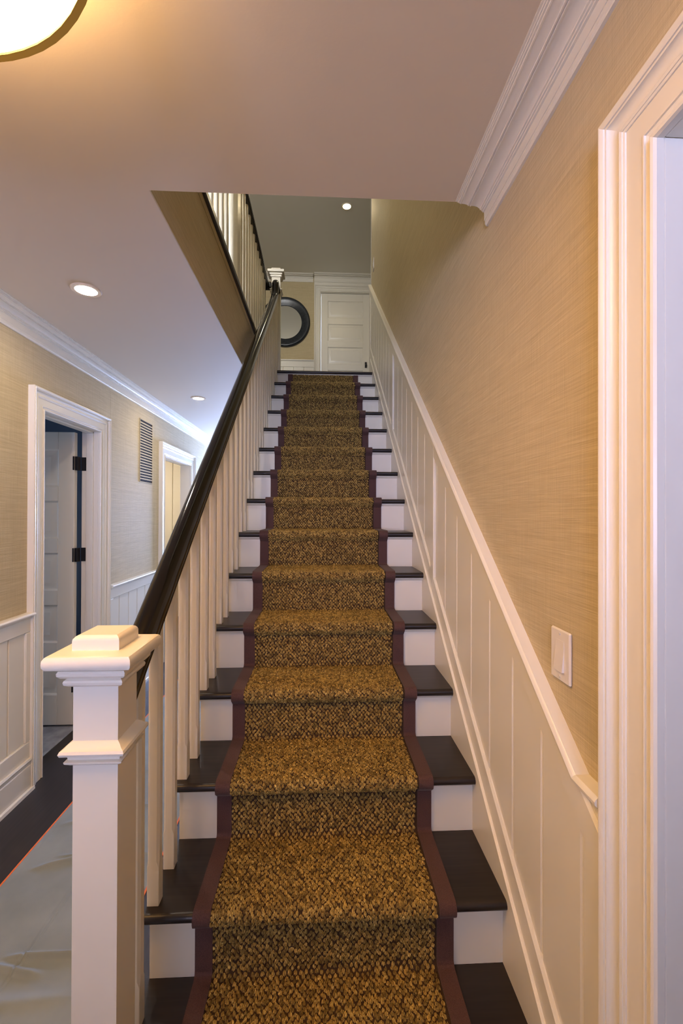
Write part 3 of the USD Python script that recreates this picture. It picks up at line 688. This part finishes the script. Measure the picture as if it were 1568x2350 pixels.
vg = thing('vent_grille', (XL, 3.83, 1.95), label='tall wallpaper-coloured slotted air vent high on the left wall between the doorways', cat='vent')
vy0, vy1, vz0, vz1 = 3.728, 3.99, 1.702, 2.224
obj('backing', bx(XL - .001, XL + .0015, vy0, vy1, vz0, vz1), dark_void, vg, label='dark duct behind the slats')
fw = .006
obj('frame', [bx(XL, XL + .006, vy0 - fw, vy0, vz0 - fw, vz1 + fw, .001), bx(XL, XL + .006, vy1, vy1 + fw, vz0 - fw, vz1 + fw, .001), bx(XL, XL + .006, vy0, vy1, vz1, vz1 + fw, .001), bx(XL, XL + .006, vy0, vy1, vz0 - fw, vz0, .001)], paper, vg)
NS = 22; ph = (vz1 - vz0) / NS
for i in range(NS - 1):
    zc = vz0 + (i + 1) * ph
    obj('slat', bx(XL + .001, XL + .006, vy0, vy1, zc - ph * .22, zc + ph * .22, .0008), paper, vg)

# round mirror upstairs
mr = thing('round_mirror', (-.565, YB, 4.41), label='round mirror in a wide dark frame on the landing back wall', cat='mirror')
def ring_y(cx, cy, cz, prof, n=72):   # profile (r, depth towards the camera)
    m = ring_z(0, 0, prof, n); v = m.vertices.copy(); m.vertices = np.c_[v[:, 0] + cx, cy - v[:, 2], v[:, 1] + cz]; return fix(m)
obj('frame', ring_y(-.565, YB, 4.41, [(.255, .010), (.262, .022), (.285, .030), (.330, .046), (.360, .050), (.372, .046), (.378, .040), (.384, .036), (.388, .028), (.388, 0), (.255, 0)]), frame_m, mr, label='dark blue bronze frame')
g_ = trimesh.creation.cylinder(radius=.258, height=.008, sections=64, transform=trimesh.transformations.rotation_matrix(np.pi / 2, (1, 0, 0))); g_.apply_translation((-.565, YB - .008, 4.41))
obj('glass', g_, mirror_m, mr, label='silver mirror glass')

# canvas drop cloth runner
CLL, CLR = -1.222, -.656
dc = thing('drop_cloth', (-.94, 1.5, 0), label='grey canvas drop cloth with orange stitched edges along the hall floor', cat='drop cloth')
from meshkit import fbm
ys = np.r_[np.linspace(-2.2, .85, 90), np.linspace(.855, 2.4, 420), np.linspace(2.41, 6.2, 160)]; xs_ = np.linspace(CLL, CLR, 150)
X, Y = np.meshgrid(xs_, ys, indexing='ij')
h = .0015 + .007 * np.clip(fbm(np.stack([X * 5, Y * 2.2, X * 0], -1), 3, 3) - .47, 0, 1) * 2
def fold(h, x0, y0, x1, y1, w, a):
    dxy = np.array([x1 - x0, y1 - y0]); L = np.hypot(*dxy); dxy = dxy / L
    s = (X - x0) * dxy[0] + (Y - y0) * dxy[1]; d = -(X - x0) * dxy[1] + (Y - y0) * dxy[0]
    return h + a * np.exp(-(d / w) ** 2) * np.clip(s / L * 4, 0, 1) * np.clip((1 - s / L) * 4, 0, 1)
for f_ in ((-1.17, 1.80, -.85, 1.90, .012, .012), (-1.10, 1.87, -.70, 1.875, .008, .009), (-1.02, 1.452, -.66, 1.455, .009, .014), (-1.06, 1.43, -.84, 1.39, .010, .010), (-1.12, 1.30, -.7, 1.33, .02, .007),
           (-.955, 1.28, -.938, 1.78, .004, -.007), (-.947, 1.28, -.930, 1.78, .003, .004), (-1.1, 3.1, -.7, 3.0, .02, .009), (-1.15, 2.4, -.75, 2.55, .018, .008), (-1.2, 2.05, -.8, 2.2, .015, .008)):
    h = fold(h, *f_)
edge = np.minimum(X - CLL, CLR - X); h = .0015 + (h - .0015) * np.clip(edge / .03, 0, 1); h = np.maximum(h, .0008) + .001
nxv, nyv = X.shape
def grid(i0, i1, lift):
    n = i1 - i0; v = np.stack([X[i0:i1], Y[i0:i1], h[i0:i1] + lift], -1).reshape(-1, 3)
    a = (np.arange(n - 1)[:, None] * nyv + np.arange(nyv - 1)[None]).ravel()
    f = np.vstack([np.c_[a, a + nyv, a + nyv + 1], np.c_[a, a + nyv + 1, a + 1]])
    return trimesh.Trimesh(v, f, process=False)
obj('canvas', grid(0, nxv, 0), cloth_m, dc, smooth=True)
for xa in (CLL - .003, CLR - .005): obj('orange_edge', bx(xa, xa + .008, -2.2, 6.2, .0005, .0045, .0015), orange_m, dc, label='bright orange stitched edge')
